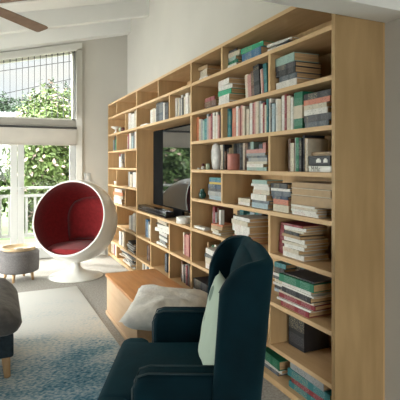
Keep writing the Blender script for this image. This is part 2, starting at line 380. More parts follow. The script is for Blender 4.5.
for i, (x, y, h, lb) in enumerate([(1.9, 17.5, 5.0, 'dark pointed conifer rising above the blossoming bushes'), (2.75, 20.0, 5.4, 'dark conifer near right edge of the upper window')]):
    t = thing('conifer_tree', lb, 'tree', (x, y, -.5)); rnd = random.Random(i)
    m = MB()
    for k in range(1500):
        u = rnd.random()**.6; z = h*(1-u)+.1; a = rnd.uniform(0, 6.28); rr = .75*u*rnd.uniform(.6, 1.1)*(1+.3*math.sin(z*7))
        p = Vector((rr*math.cos(a), rr*math.sin(a), z)); d = Vector((math.cos(a), math.sin(a), .6))*.13
        q = Vector((-math.sin(a), math.cos(a), 0))*.04
        m.bm.faces.new([m.bm.verts.new(p-q), m.bm.verts.new(p+q), m.bm.verts.new(p+d)])
    m.lathe([(.45, h*.1), (.3, h*.5), (0, h*.95)], 10); m.build('foliage', 'conifer', t)
    m = MB(); m.tube([(0, 0, 0), (0, 0, h*.5)], .09); m.build('trunk', 'bark', t)
for i, (px, t_, z, r) in enumerate([(-16, 36, 6.9, 1.6), (0, 40.5, 7.5, 1.5), (13, 45, 7.6, 1.6), (25, 50, 8.6, 1.7), (36, 55, 8.6, 1.7), (50, 60, 9.2, 2.0), (68, 66, 10.0, 2.2)]):
    x, y = cam2w((px-200)/F*t_, t_)
    bush('far_tree', ['round dark tree far off at the left window edge', 'first of the far trees from the left frame edge', 'low dark tree on the skyline above the grey roof', 'fuller skyline tree above the roof end', 'small far tree beside the conifer', 'far tree half hidden by the pointed conifer', 'far tree at the right window edge'][i],
         'tree', x, y, r, z+.5, 1100, 'tree', 20+i, size=.22, grp='trees on the far skyline')
x, y = cam2w(-9.6, 22)
h = thing('neighbour_house', 'grey roofed house beyond the garden bushes', 'house', (x, y, -.5), (0, 0, -.2))
boxes('wall', 'housew', [(-4, 2.2, -1, 3, 0, 3.5)], h)
b = MB(); b.prism([(-1.4, 3.4), (1, 4.55), (3.4, 3.4)], -4.3, 2.5, 'x'); 
for k in range(28): b.box(-4.2+k*.24, -4.16+k*.24, -.02, .02, 0, 2.66, mtx=Matrix.Translation((0, -1.42, 3.42)) @ Matrix.Rotation(-math.atan2(2.4, 1.15), 4, 'X'))
b.build('roof', 'roofg', h)
for i, (a, z0, c, z1, lb) in enumerate([(-60, 12.9, 110, 11.3, 'upper thin power line crossing the sky'), (-60, 10.6, 110, 8.3, 'lower faint power line crossing the sky')]):
    p0 = cam2w((-120-200)/F*45, 45); p1 = cam2w((130-200)/F*45, 45)
    za = EYE+(HZ-(88, 121)[i])*45/F; zb = EYE+(HZ-(53, 66)[i])*45/F
    b = MB(); b.tube([(p0[0]+(p1[0]-p0[0])*u, p0[1]+(p1[1]-p0[1])*u, za+(zb-za)*u-.5*math.sin(math.pi*u)*0) for u in [k/12 for k in range(13)]], .028, 5)
    tag(b.build('outside_power_line', 'tvb'), lb, 'cable')
# ------------------------------------------------------------------ bookcase
BX, BD = 1.52, 1.838
ZB = [2.235, 2.036, 1.786, 1.538, 1.300, 1.057, .802, .510, .246, .050]
TK = .012
Y0, Y1 = Yp(333, BX), Yp(108, BX)
Y0 = 1.742
bc = thing('bookcase', 'long built-in plywood bookcase full of books along the right wall', 'bookcase', (BX, (Y0+Y1)/2, 0))
bc.location = (0, 0, 0)
e = .024
D = {p: Yp(p, BX) for p in (116.5, 125, 136.5, 150.5, 158, 169, 191, 221.5, 269)}
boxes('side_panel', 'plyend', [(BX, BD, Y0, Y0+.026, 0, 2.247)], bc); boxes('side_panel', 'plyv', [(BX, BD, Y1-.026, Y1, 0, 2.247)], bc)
boxes('back_panel', 'plyv', [(BD, 1.849, Y0, Y1, .04, 2.247)], bc)
TVa, TVb = D[191], D[136.5]
for p in (136.5, 191): boxes('upright', 'plyv', [(BX, BD, D[p]-TK, D[p]+TK, 0, ZB[0]-TK)], bc)
boxes('top_panel', 'ply', [(BX, BD, Y0+.026, Y1-.026, ZB[0]-TK, ZB[0]+TK)], bc)
secs = [(Y0+.026, TVa-TK), (TVa+TK, TVb-TK), (TVb+TK, Y1-.026)]
for i, z in enumerate(ZB[1:], 1):
    for k, (a, c) in enumerate(secs):
        if k == 1 and i in (3, 4, 5): continue
        boxes('shelf', 'ply', [(BX, BD, a, c, z-TK, z+TK)], bc)
boxes('plinth', 'plyv', [(BX+.03, BX+.045, Y0+.026, Y1-.026, 0, ZB[9]-TK)], bc)
DV = {0: [116.5, 158, 221.5], 1: [125, 169, 269], 2: [116.5, 221.5], 3: [125, 269], 4: [116.5, 221.5], 5: [125, 269], 6: [116.5, 150.5, 169, 221.5], 7: [125, 150.5, 169, 269], 8: [116.5, 150.5, 169, 221.5]}
for r, ps in DV.items():
    for p in ps: boxes('divider', 'plyv', [(BX+.002, BD, D[p]-TK, D[p]+TK, ZB[r+1]+TK, ZB[r]-TK)], bc)
def comp(r, y):   # the compartment of row r that holds depth y
    ed = sorted([Y0+.026, Y1-.026, TVa-TK, TVa+TK, TVb-TK, TVb+TK]+[D[p]+sg*TK for p in DV[r] for sg in (-1, 1)])
    for lo, hi in zip(ed[::2], ed[1::2]):
        if lo-.03 <= y <= hi+.03: return lo+.0015, hi-.0015
    return Y0+.03, Y1-.03
# ------------------------------------------------------------------ books
PAL = {'W': ('white', (.66, .63, .57)), 'C': ('cream', (.56, .49, .37)), 'T': ('teal', (.03, .17, .18)), 'M': ('pale mint', (.30, .43, .37)), 'G': ('green', (.012, .15, .075)),
       'V': ('bright green', (.03, .33, .17)), 'P': ('pink', (.48, .22, .19)), 'R': ('dark red', (.22, .025, .03)), 'D': ('black', (.022, .022, .025)), 'N': ('navy blue', (.02, .045, .09)), 'B': ('blue', (.04, .14, .26)),
       'Y': ('grey', (.30, .30, .29)), 'O': ('orange', (.52, .17, .07)), 'K': ('tan', (.38, .25, .13)), 'L': ('yellow', (.55, .38, .06)), 'S': ('slate grey', (.085, .10, .115)), 'E': ('brown', (.12, .055, .03)),
       'I': ('pale blue', (.33, .42, .45)), 'H': ('charcoal', (.05, .05, .055)), 'F': ('coral', (.55, .20, .13))}
for k, (n, c) in PAL.items():
    M['bk'+k] = mat('cover_'+n.replace(' ', '_'), c, .5, .12, 20, spec=.35)
    lum = .3*c[0]+.6*c[1]+.1*c[2]
    for q, cc in ((0, tuple(x*.28 for x in c) if lum > .22 else tuple(x*.8+(.2 if lum > .06 else .10) for x in c)), (1, (.35, .08, .07) if lum > .3 else (.4, .34, .2))):
        m, nt, bs = new_mat('print_%s_%d' % (n.replace(' ', '_'), q))
        f = noise_f(nt, coords(nt, (260, 260, 260)), 1.0, 1, .52, .70)
        nt.links.new(mixrgb(nt, f, c, cc), bs.inputs['Base Color']); bs.inputs['Roughness'].default_value = .5
        M['pr%s%d' % (k, q)] = m
NB = [0]
def book(colr, label, group, w, L, T, loc, rz=0, standing=False, lean=0, detail=True, name='book'):
    NB[0] += 1; rnd = random.Random(NB[0]*7)
    t = thing(name, label, 'book', loc, (lean, 0, rz), group)
    th = min(.0035, T*.18); m = MB()
    # local: x from -w/2 (spine) to w/2, y length, z thickness
    acc = rnd.choice([2, 2, 3, 1])
    m.box(-w/2, w/2, -L/2, L/2, 0, th); m.box(-w/2, w/2, -L/2, L/2, T-th, T)
    segs = [(-.5, -.40), (-.40, -.14), (-.14, -.02), (-.02, .34), (.34, .42), (.42, .5)]
    for i, (a, c) in enumerate(segs):
        fs = m.box(-w/2-.001, -w/2+th, a*L, c*L, .0002, T-.0002)
        mi = 0
        if i in (1, 3): mi = 1 if T > .012 else 0
        if i == 4 and rnd.random() < .4: mi = 2
        if i == 3 and rnd.random() < .35: mi = 2
        for f in fs: f.material_index = mi
    p = MB(); p.box(-w/2+th, w/2-.004, -L/2+.004, L/2-.004, th*.6, T-th*.6)
    mt = Matrix.Identity(4)
    if standing: mt = Matrix.Translation((0, T/2, L/2)) @ Matrix.Rotation(math.pi/2, 4, 'X')
    m.xf(mt); p.xf(mt)
    m.build('cover', ['bk'+colr, 'pr%s0' % colr, 'pr%s1' % colr], t); p.build('pages', 'pagesv' if standing else 'pages', t)
    return t
ORD = ['first', 'second', 'third', 'fourth', 'fifth', 'sixth', 'seventh', 'eighth', 'ninth', 'tenth', 'eleventh', 'twelfth', 'thirteenth', 'fourteenth', 'fifteenth', 'sixteenth', 'seventeenth', 'eighteenth', 'nineteenth', 'twentieth', 'twenty-first', 'twenty-second', 'twenty-third', 'twenty-fourth', 'twenty-fifth', 'twenty-sixth', 'twenty-seventh', 'twenty-eighth']
def parse(s):
    out = []
    for x in s.split():
        a = x.split(':'); out.append((a[0], float(a[1]) if len(a) > 1 else 1.0))
    return out
def row(G, r, X1, pa, pb, s, h=.2, w=.13, hj=.02, lean=0):
    """upright books, spines facing the room, from the far end (left) to the near end (right)"""
    it = parse(s); z0 = ZB[r+1]+TK; ya, yb = Yp(pa, X1), Yp(pb, X1); lo_, hi_ = comp(r, (ya+yb)/2); ya, yb = min(ya, hi_), max(yb, lo_)
    rq = random.Random(int(pa*10+r)); it = [(c, a*rq.uniform(.75, 1.3)) for c, a in it]
    tot = sum(a for _, a in it); y = ya; rnd = random.Random(hash((r, pa)) & 0xffff if False else int(r*1000+pa))
    maxh = ZB[r]-TK-z0-.008
    for i, (c, a) in enumerate(it):
        T = (ya-yb)*a/tot; H = min(maxh, h+rnd.uniform(-hj, hj)*1.5); xx = X1+rnd.uniform(-.004, .012); ww = min(w, BD-.004-xx)
        lb = '%s book, %s from left in %s' % (PAL[c][0], ORD[i], G) if len(it) > 1 else '%s book standing alone in %s' % (PAL[c][0], G)
        book(c, lb, G, ww, H, T*.97, (xx+ww/2, y-T*.5, z0+.0006+abs(math.sin(lean))*T*.5), 0, True, lean); y -= T
def stack(G, r, X1, pa, pb, ytop, s, w=.14, jit=.012, rj=.05, zbase=None):
    """books lying flat, spines facing the room; first listed is the topmost"""
    it = parse(s)[::-1]; z = (ZB[r+1]+TK if zbase is None else zbase)+.0005; ya, yb = Yp(pa, X1), Yp(pb, X1); lo_, hi_ = comp(r, (ya+yb)/2); ya, yb = min(ya, hi_), max(yb, lo_)
    H = min(Zp(ytop, pb, X1), ZB[r]-TK-.004)-z; rq = random.Random(int(pa*10+r)); it = [(c, a*rq.uniform(.75, 1.35)) for c, a in it]; tot = sum(a for _, a in it); rnd = random.Random(int(r*1000+pa+7)); n = len(it)
    for i, (c, a) in enumerate(it):
        T = H*a/tot; L = (ya-yb)*rnd.uniform(.78, 1.0); xx = X1+rnd.uniform(0, jit); ww = min(w*rnd.uniform(.8, 1.0), BD-.012-xx)
        yc = (ya+yb)/2+rnd.uniform(-1, 1)*((ya-yb)-L)*.5; rr = rnd.uniform(-rj, rj)*1.6 if i else 0
        hx_ = L/2*math.cos(rr)+ww/2*abs(math.sin(rr)); yc = max(lo_+hx_, min(hi_-hx_, yc))
        over = xx+ww/2+ww/2*math.cos(rr)+L/2*abs(math.sin(rr))-(BD-.002)
        if over > 0: xx -= over
        k = n-1-i
        pos = 'topmost' if k == 0 else ('lowest' if i == 0 else ORD[k]+' from the top')
        book(c, ('%s book, %s in %s' if n > 1 else '%s book lying alone, %s in %s') % (PAL[c][0], pos, G), G, ww, L, T*.985, (xx+ww/2, yc, z), rr); z += T
    return z
# --- row 0 (top shelf)
stack('small stack on top shelf above television', 0, 1.58, 195, 207, 64, 'K C:1.2 W:1.3', .16)
z = stack('white and mint stack on top shelf', 0, 1.56, 222, 237, 47, 'D:.7 C M G W:1.2', .17)
stack('green and blue stack on top shelf', 0, 1.56, 240.5, 261, 40, 'V B:1.2 C:.6', .17)
stack('thin black edged pile on top shelf', 0, 1.56, 265.5, 290.5, 35.5, 'W:.9 D:.4 W D:.4', .17, .02, .09)
# --- row 1
row('dark and white row above television centre', 1, 1.58, 150, 168, 'W C W:.6 D:1.3 S W:.5 D', .19)
row('pale row above television right end', 1, 1.58, 173, 190.3, 'W C Y W D:.7 C W:1.2 C', .2)
row('white folders on second shelf, far left', 1, 1.56, 127, 136, 'W:2 W:2 C', .215, .2)
stack('little dark stack on second shelf', 1, 1.59, 204, 216.5, 95, 'R:.8 E H', .12)
stack('white and green stack on second shelf', 1, 1.56, 217, 230.5, 77, 'W:1.2 W V:1.1 W:1.3 W', .20)
row('leaning books beside white and green stack', 1, 1.57, 244.5, 267.5, 'C:1.2 P E:.7 D:1.5 W P:.7 T', .19, .13, .02, math.radians(-5))
stack('big stack on second shelf, near end', 1, 1.55, 272, 296, 51, 'M:1.2 H D:.9 S:.9 W:1.4', .2, .008, .03)
# --- row 2
row('short row on third shelf, far left', 2, 1.57, 112.8, 116.4, 'Y D G', .19, .15)
row('third shelf row left of television', 2, 1.57, 126.5, 135.5, 'W R W I:1.3 D W:.6', .19, .16)
row('third shelf row right of television', 2, 1.57, 197, 220.6, 'O:1.1 C Y M T Y:.8 P:1.1 R:.7 W C:.7 W P D:.8', .195, .13)
row('long third shelf row before banded book', 2, 1.56, 227.5, 293, 'T:.8 T F:1.6 F:1.1 W:1.1 P:1.1 P:.8 C Y:.8 C W:1.1 R:.7 P:.8 C Y:.8 W R:.7 C T:.6 W D:.5 I:1.2 W C:.9 W:1.1 R:.6 C W', .2, .13, .016)
row('the third shelf, green with a beige band,', 2, 1.555, 293.6, 302.2, 'G', .212, .15, 0)
stack('black and orange stack on third shelf', 2, 1.545, 303, 331, 88.5, 'D:1.2 F:1.1 C:.7 W:1.3 H:1.3 S:1.2', .2, .004, .01)
# band on the green book
gb = [o for o in bpy.data.objects if o.get('label', '').startswith('green book standing alone in the third shelf')][0]
gb['label'] = 'green book with a beige band standing beside black and orange stack'; gb['group'] = 'books on the third shelf'
gy = Yp(293.6, 1.555)-Yp(302.2, 1.555)
o = boxes('paper_band', 'bkC', [(-.079, .0, -gy/2-.001, gy/2+.001, .062, .135)], gb); o['label'] = 'beige paper band'
# --- row 3
row('small row on fourth shelf, far left', 3, 1.57, 118.3, 121.5, 'R W Y', .17, .15)
row('back row behind pink vase', 3, 1.71, 209, 266, 'S:1.1 D S D W:1.3 C D:.6 E:.8 D K:1.3 K D:1.2 D S:.8 D C:.8 E D M D R S P', .195, .11, .03)  # dark covers near the vases carry the shade of the back row
stack('stack beside pink vase', 3, 1.545, 246, 266, 148.5, 'P:.9 Y S:.7 Y C:.9 W:1.1 M:1.2', .13, .014)
row('dark row on fourth shelf, near end', 3, 1.57, 287, 308, 'H:.8 E C:1.5 Y:.7 G:1.1 D:1.1 D:.7 K:1.2 C:1.1', .185, .14, .014)
# --- row 4
row('pale files on fifth shelf, far left', 4, 1.57, 128, 135.5, 'Y:.7 C W:1.5', .19, .2)
stack('blue stack on fifth shelf beside television', 4, 1.60, 208, 220.8, 178, 'T:1.1 B:.6 L:.8 N:1.2 H Y:1.3 I:1.3', .15)
stack('low pair on fifth shelf', 4, 1.56, 236.5, 249, 199, 'C W', .15)
stack('tall white stack on fifth shelf', 4, 1.545, 250.5, 269.3, 180.5, 'M:1.1 W:.8 W C:.8 W:1.2 S:.8 I:1.2', .15, .012)
stack('dark and red stack on fifth shelf', 4, 1.545, 270, 288, 184, 'D:.8 W:.7 S N:.7 F C:1.3', .13, .012)
zz = stack('white stack under large tan books', 4, 1.535, 289.5, 317, 207.5, 'W:.8 C W W:1.2', .20, .012, .05)
for i, (c, L, T, lb) in enumerate([('K', .36, .052, 'lowest of the large tan books lying pages outward on fifth shelf'), ('C', .35, .042, 'middle one of the large tan books lying pages outward on fifth shelf'), ('K', .33, .032, 'topmost of the large tan books lying pages outward on fifth shelf')]):
    # these lie with their pages towards the room
    b_ = book(c, lb, 'large tan books near the end panel', .25, L, T*.97, (1.665+.004*i, 1.958+.01*i, zz+.001), math.pi+(.02, -.03, .04)[i]); zz += T
    for o_ in b_.children:
        if o_.name.startswith('pages'): o_.data.materials[0] = M['bkK']
# --- row 5
stack('small orange stack on sixth shelf', 5, 1.54, 112.5, 122, 190, 'W O:1.5 C W W', .16)
row('tucked row on sixth shelf beside television', 5, 1.60, 211.5, 218, 'S R Y E:.8', .18, .13)
row('the sixth shelf beside the brown vase,', 5, 1.56, 219.0, 220.6, 'W', .19, .03, 0)
row('sixth shelf back row behind white stack', 5, 1.72, 236, 262, 'D T M T I T S', .17, .11)
stack('big white stack above the armchair', 5, 1.535, 231, 249, 219, 'W:.8 C W:1.3 W:1.1 O', .20, .015, .07)
stack('tan magazine pile on sixth shelf', 5, 1.53, 209, 219, 225.5, 'O:.4 K:.5 C:.5 W:.4', .14, .02, .12)
tl = row('the sixth shelf, red and leaning by the tall stack,', 5, 1.58, 277, 283, 'R', .17, .13, 0, math.radians(9))
stack('tall pale stack on sixth shelf', 5, 1.54, 281, 303, 226.5, 'R:.6 W:.8 C:.8 D:.7 K W:1.1 C:.7 W:1.1 C W:1.2', .19, .018, .08)
# --- row 6
row('white row on seventh shelf, far left', 6, 1.57, 129, 135.8, 'W Y W W', .2, .16)
row('blue row below the black set-top box', 6, 1.57, 145, 149.8, 'S B Y W', .18, .14)
stack('white stack on shelf below television', 6, 1.55, 156, 167.5, 217, 'W:.7 C D:.5 W W:1.2 W H:.6 W Y W:1.2', .15, .02, .1)
row('pink row under the white bowl', 6, 1.58, 182.5, 190.3, 'C:.8 R P P R', .2, .14)
row('brown and green row on seventh shelf', 6, 1.64, 207.5, 216, 'K E C G W', .17, .12)
stack('small white stack behind the armchair wing', 6, 1.535, 204.5, 218, 253, 'W:1.1 S:.6 C W', .19)
stack('heavy stack topped by green atlas', 6, 1.535, 277, 312.5, 284, 'H:.3 G:1.5 W:.9 W:.5 D:1.1 C:.5 R:1.3 W:.4 R:1.2', .19, .02, .04)
stack('mixed pile left of green atlas', 6, 1.66, 272, 283, 265, 'T D:1.2 W H C W:.8 D I', .15, .02, .08)
stack('back pile behind the green atlas', 6, 1.755, 290, 309, 266, 'T:1.2 H W D:1.4 C S W', .075, .01, .08)
stack('the mixed pile on seventh shelf left of green atlas', 6, 1.57, 270.5, 274.5, 268, 'T D:1.2 W:.8 Y H W', .2, .0, .02) if False else None
# --- row 7
row('short row on eighth shelf, far left', 7, 1.55, 119, 124.3, 'W Y W C', .19, .17)
stack('dark pile on eighth shelf, far left', 7, 1.54, 127, 135, 245, 'D W S:.7 W Y W D W', .2)
row('dark pair under the blue row', 7, 1.58, 147, 149.8, 'D E', .17, .15)
row('dark trio on eighth shelf', 7, 1.58, 164.5, 168.3, 'D S D', .18, .15)
row('mixed row just above the chest lid', 7, 1.58, 180.5, 190.3, 'E W:.8 D:1.2 W R H E', .19, .14)
stack('black pair behind the cream cushion', 7, 1.53, 189.5, 207, 285.5, 'D W:.8', .2)
row('the eighth shelf near the armchair back,', 7, 1.62, 287, 303, 'D', .225, .18, 0)
# --- row 8
row('white row on bottom shelf, far left', 8, 1.55, 110.5, 115.8, 'W C W R W', .17, .17)
stack('untidy pile on bottom shelf', 8, 1.54, 121, 134, 249, 'W D W C:.7 D W S W', .2, .02, .1)
row('bottom shelf row behind the chest', 8, 1.58, 138, 149, 'W D C W S W', .16, .15)
z = stack('green stack on bottom shelf behind armchair', 8, 1.56, 259, 281, 362, 'G:3 W S:.9', .17, .015, .05)
stack('teal and grey stack on bottom shelf', 8, 1.545, 287, 329, 384, 'Y:1.2 T R:.8 T', .2, .012, .03)
# labels of the single ones
def relabel(start, new, grp=None):
    for o in bpy.data.objects:
        if o.get('label', '').startswith(start): o['label'] = new; o['group'] = grp or 'single upright books'; return o
relabel('white book standing alone in the sixth', 'slim white book standing upright beside the round brown vase')
lr = relabel('dark red book standing alone', 'dark red book leaning beside tall pale stack, above the green atlas')
relabel('black book standing alone', 'large black book standing alone behind the armchair back, below green atlas')
# ------------------------------------------------------------------ ornaments and boxes on the shelves
def at(px, X): return Yp(px, X)
zt = [z+TK for z in ZB]
def lathe_thing(name, label, cat, m, prof, px, X, r, sx=1, group=None, z=None):
    b = MB(); b.lathe(prof, 28); o = b.build(name, m, None, (X, at(px, X), (zt[r+1] if z is None else z)+.0005)); o.scale.y = sx
    return tag(o, label, cat, group)
h = .155; lathe_thing('pillar_vase', 'round pink ceramic cylinder vase on fourth shelf', 'vase', 'pinkvase', [(0, 0), (.043, 0), (.046, .004), (.046, .116), (.043, .121), (.039, .117), (.038, .01), (0, .01)], 233.5, 1.60, 3)
b = MB(); b.lathe([(0, 0), (.030, 0), (.044, .03), (.052, .09), (.050, .15), (.040, .192), (.022, .212), (0, .216)], 32)
o = b.build('oval_vase', 'stone', None, (1.585, at(216, 1.585)-.002, zt[4]+.0015)); o.scale = (.62, 1.15, .97); tag(o, 'pale grey oval stone vase standing left of pink vase', 'vase')
lathe_thing('candle_pot', 'small pale green candle pot left of the grey oval vase', 'candle', 'sagec', [(0, 0), (.016, 0), (.018, .045), (.013, .05), (0, .048)], 208, 1.57, 3)
fg = thing('figurine', 'tiny dark red and white figurine on fourth shelf beside candle pot', 'figurine', (1.58, at(203, 1.58), zt[4]+.0008))
b = MB(); b.lathe([(0, 0), (.014, 0), (.017, .012), (.011, .026), (0, .03)], 16); b.build('body', 'porc', fg); b = MB(); b.lathe([(0, .024), (.011, .03), (.012, .04), (.006, .05), (0, .051)], 16); b.build('head', 'darkred', fg)
for i, (px, X, r, lb) in enumerate([(195, 1.56, .012, 'leftmost white pebble on fourth shelf edge'), (198.5, 1.565, .013, 'larger white pebble beside the tiny figurine')]):
    b = MB(); b.lathe([(0, 0), (r*.8, r*.15), (r, r*.6), (r*.6, r*1.1), (0, r*1.2)], 14); tag(b.build('pebble', 'porc', None, (X, at(px, X), zt[4])), lb, 'pebble', 'pebbles on the fourth shelf')
# two boxes beside the upright row
def simple_box(name, label, cat, m, X0, w, pa, pb, r, ytop=None, h=None, z=None, lid=None, seed=0):
    ya, yb = at(pa, X0), at(pb, X0); z = (zt[r+1] if z is None else z)+.0005
    hh = h if h else Zp(ytop, pb, X0)-z
    t = thing(name, label, cat, (X0, (ya+yb)/2, z)); L = (ya-yb)/2
    boxes('box_body', m, [(0, w, -L, L, 0, hh*.97)], t, r=.002)
    boxes('lid', lid or m, [(-.002, w+.002, -L-.002, L+.002, hh*.72, hh)], t, r=.002); return t, L, hh, z
t, L, hh, z = simple_box('storage_box', 'white box with handwritten letters at near end of fourth shelf', 'box', 'porc', 1.55, .14, 308.5, 331, 3, 166)
b = MB()   # hand lettering M M r on the box front
def stroke(mb, pts, L, z0, s): mb.tube([(-.0035, L-p[0]*s, z0+p[1]*s) for p in pts], .0011, 5)
s = .028
for k, ch in enumerate((0, 1.25)): stroke(b, [(1.1+ch, 0), (1.15+ch, 1), (1.5+ch, .4), (1.85+ch, 1), (1.9+ch, 0)], L, hh*.15, s*.9)
stroke(b, [(3.6, 0), (3.6, .55), (3.75, .62), (3.95, .58)], L, hh*.15, s*.9)
b.build('lettering', 'metal', t)
t2, L2, h2, z2 = simple_box('picture_box', 'dark grey box with white pictures on top of white box', 'box', 'bkH', 1.55, .135, 308.5, 330, 3, h=.052, z=z+hh+.001)
b = MB()
for yy, ww in ((.02, .036), (-.035, .03)):
    b.box(-.0025, 0, L2-.055+yy-.05-ww/2, L2-.055+yy-.05+ww/2, .016, .032); b.box(-.0025, 0, L2-.055+yy-.05-ww/4, L2-.055+yy-.05+ww/4, .032, .038)
b.build('picture_panel', 'porc', t2)
book('K', 'tan book lying on the dark picture box', 'books on the boxes', .12, .17, .02, (1.66, at(322, 1.60), z2+h2+.002), .05)
# cups and jug, fifth shelf
jg = thing('green_jug', 'small dark green glazed jug on fifth shelf beside television', 'jug', (1.57, at(202.5, 1.57), zt[5]+.0008))
b = MB(); b.lathe([(0, 0), (.020, 0), (.030, .02), (.031, .04), (.02, .06), (.016, .075), (.018, .082), (.013, .08), (.012, .06), (0, .05)], 24); b.build('body', 'greeng', jg)
b = MB(); b.tube([(0, .018, .074), (0, .04, .07), (0, .044, .045), (0, .03, .03)], .004); b.build('handle', 'greeng', jg)
# ornaments, second shelf far left
lathe_thing('white_dish', 'white footed dish on second shelf at the far left', 'dish', 'porc', [(0, 0), (.035, 0), (.03, .012), (.012, .03), (.012, .055), (.065, .085), (.072, .098), (.06, .092), (0, .07)], 116, 1.565, 1)
lathe_thing('glass_jar', 'small pale green jar beside the white footed dish', 'jar', 'sagec', [(0, 0), (.025, 0), (.03, .04), (.02, .055), (.02, .065), (0, .066)], 120.6, 1.555, 1)
lathe_thing('red_pot', 'small dark red pot next to white folders on second shelf', 'pot', 'darkred', [(0, 0), (.025, 0), (.035, .03), (.028, .055), (.02, .05), (0, .03)], 123.2, 1.56, 1)
tag(boxes('paper_pad', 'porc', [(1.56, 1.68, at(147, 1.56), min(at(140, 1.56), TVb-TK-.004), zt[2]+.0008, zt[2]+.028)], r=.003), 'white notepad lying flat on second shelf above television left end', 'notepad')
# white figure far left, fourth shelf
wf = thing('china_cat', 'small white china ornament on fourth shelf far left', 'ornament', (1.55, at(121.9, 1.55), zt[4]+.0008))
b = MB(); b.lathe([(0, 0), (.036, 0), (.04, .02), (.028, .06), (.014, .078), (0, .08)], 20); b.build('body', 'porc', wf)
b = MB(); b.lathe([(0, .07), (.02, .075), (.026, .095), (.018, .115), (0, .12)], 18); b.build('head', 'porc', wf)
lathe_thing('small_cup', 'tiny white cup on fifth shelf at the far left', 'cup', 'porc', [(0, 0), (.02, 0), (.028, .05), (.025, .05), (.018, .006), (0, .006)], 116, 1.55, 4)
# sixth shelf
lathe_thing('round_vase', 'round brown clay vase on sixth shelf beside slim white book', 'vase', 'brownv', [(0, 0), (.035, 0), (.055, .03), (.06, .06), (.048, .092), (.026, .105), (.026, .115), (.018, .112), (0, .09)], 232.5, 1.765, 5, z=zt[6]+.0205)
tag(boxes('vase_stand', 'bkE', [(1.71, 1.81, at(232.5, 1.765)-.05, at(232.5, 1.765)+.05, zt[6]+.0008, zt[6]+.02)], r=.003), 'low brown wooden block under the round clay vase', 'stand')
tag(boxes('small_carton', 'porc', [(1.54, 1.60, at(204, 1.54), min(at(193.5, 1.54), TVa-TK-.004), zt[6]+.0008, zt[6]+.022)], r=.004), 'thin white carton on sixth shelf next to television bay', 'carton')
# set-top box, bowl and television
YT0, YT1 = TVa+.02, 4.97
tv = thing('television', 'large black flat television standing in the bookcase bay', 'television', (1.69, (YT0+YT1)/2, zt[6]+.0008))
hl = (YT1-YT0)/2
boxes('casing', 'tvb', [(-.028, .03, -hl, hl, .082, .925)], tv, r=.004)
boxes('screen', 'screen', [(-.031, -.027, -hl+.01, hl-.335, .10, .908)], tv)
boxes('speaker_panel', 'tvb', [(-.032, -.026, hl-.33, hl-.004, .092, .915)], tv)
boxes('stand_neck', 'tvb', [(-.01, .02, -.12, .12, .012, .09)], tv); boxes('stand_foot', 'blkgloss', [(-.045, .07, -.32, .32, 0, .014)], tv, r=.004)
ya, yb = min(at(136.9, 1.54)-.02, TVb-TK-.004), at(166, 1.54)
st = thing('set_top_box', 'flat black set-top box on the shelf below television', 'set-top box', (1.535, (ya+yb)/2, zt[6]+.0008))
L = (ya-yb)/2; boxes('casing', 'blkgloss', [(0, .095, -L, L, .006, .068)], st, r=.003); boxes('front_strip', 'metal', [(-.002, .002, -L+.02, L-.02, .028, .032)], st)
for sg in (-1, 1): boxes('foot', 'tvb', [(.01, .03, sg*(L-.05)-.015, sg*(L-.05)+.015, 0, .008)], st)
lathe_thing('white_bowl', 'round white straight-sided bowl on shelf at television right end', 'bowl', 'porc', [(0, 0), (.068, 0), (.074, .006), (.074, .058), (.070, .060), (.066, .056), (.064, .01), (0, .008)], 184.3, 1.58, 5)
# ------------------------------------------------------------------ rug, chest, pouf
ru = MB(); ru.box(-1.25, 1.25, -1.75, 1.75, 0, .012, r=.004); ru = ru.build('area_rug', 'rug', None, (-.415, 3.33, .0005), (0, 0, .012))
tag(ru, 'blue and cream abstract patterned rug on the beige carpet', 'rug')
cx0, cx1, cy0, cy1 = .893, 1.36, 3.06, 4.03
ch = thing('blanket_chest', 'low pine blanket chest with orange lid in front of bookcase', 'chest', ((cx0+cx1)/2, (cy0+cy1)/2, 0))
hx, hy = (cx1-cx0)/2, (cy1-cy0)/2
boxes('chest_body', 'pine2', [(-hx+.012, hx-.012, -hy+.012, hy-.012, .03, .352)], ch, r=.002)
b = MB(); b.box(-hx, hx, -hy, hy, .352, .378, r=.005)
b.build('lid', 'pine', ch)
b = MB(); b.box(-hx+.002, hx-.002, -hy+.002, hy-.002, .015, .05, r=.004); b.build('base_moulding', 'pine2', ch)
for sx in (-1, 1):
    for sy in (-1, 1): b = MB(); b.lathe([(0, 0), (.018, 0), (.024, .02), (0, .022)], 14, (sx*(hx-.04), sy*(hy-.04), 0)); b.build('foot', 'pine2', ch)
for sy in (-1, 1):
    b = MB(); b.tube([(-.06, sy*(hy-.008), .2), (-.05, sy*(hy+.02), .19), (.05, sy*(hy+.02), .19), (.06, sy*(hy-.008), .2)], .006); b.build('handle', 'metal', ch)
px_, py_ = .245, 5.71
pf = thing('round_pouf', 'round grey fabric pouf on short wooden legs by the glazed doors', 'pouf', (px_, py_, 0))
b = MB(); b.lathe([(0, .105), (.205, .105), (.222, .115), (.226, .15), (.226, .30), (.226, .325), (.218, .345), (.19, .352), (0, .352)], 48); b.build('upholstery', 'gfab', pf)
b = MB(); b.tube([(.227*math.cos(a), .227*math.sin(a), .322) for a in [k*math.pi/20 for k in range(40)]], .004, 6, closed=True); b.build('seam_piping', 'gfab', pf)
for k in range(4):
    a = math.radians(67+90*k); b = MB(); b.tube([(.15*math.cos(a), .15*math.sin(a), .11), (.165*math.cos(a), .165*math.sin(a), 0)], lambda u: .02-.006*u, 12); b.build('leg', 'oak', pf)
tr = thing('round_tray', 'round pale wooden tray resting on the grey pouf', 'tray', (px_, py_+.01, .3525))
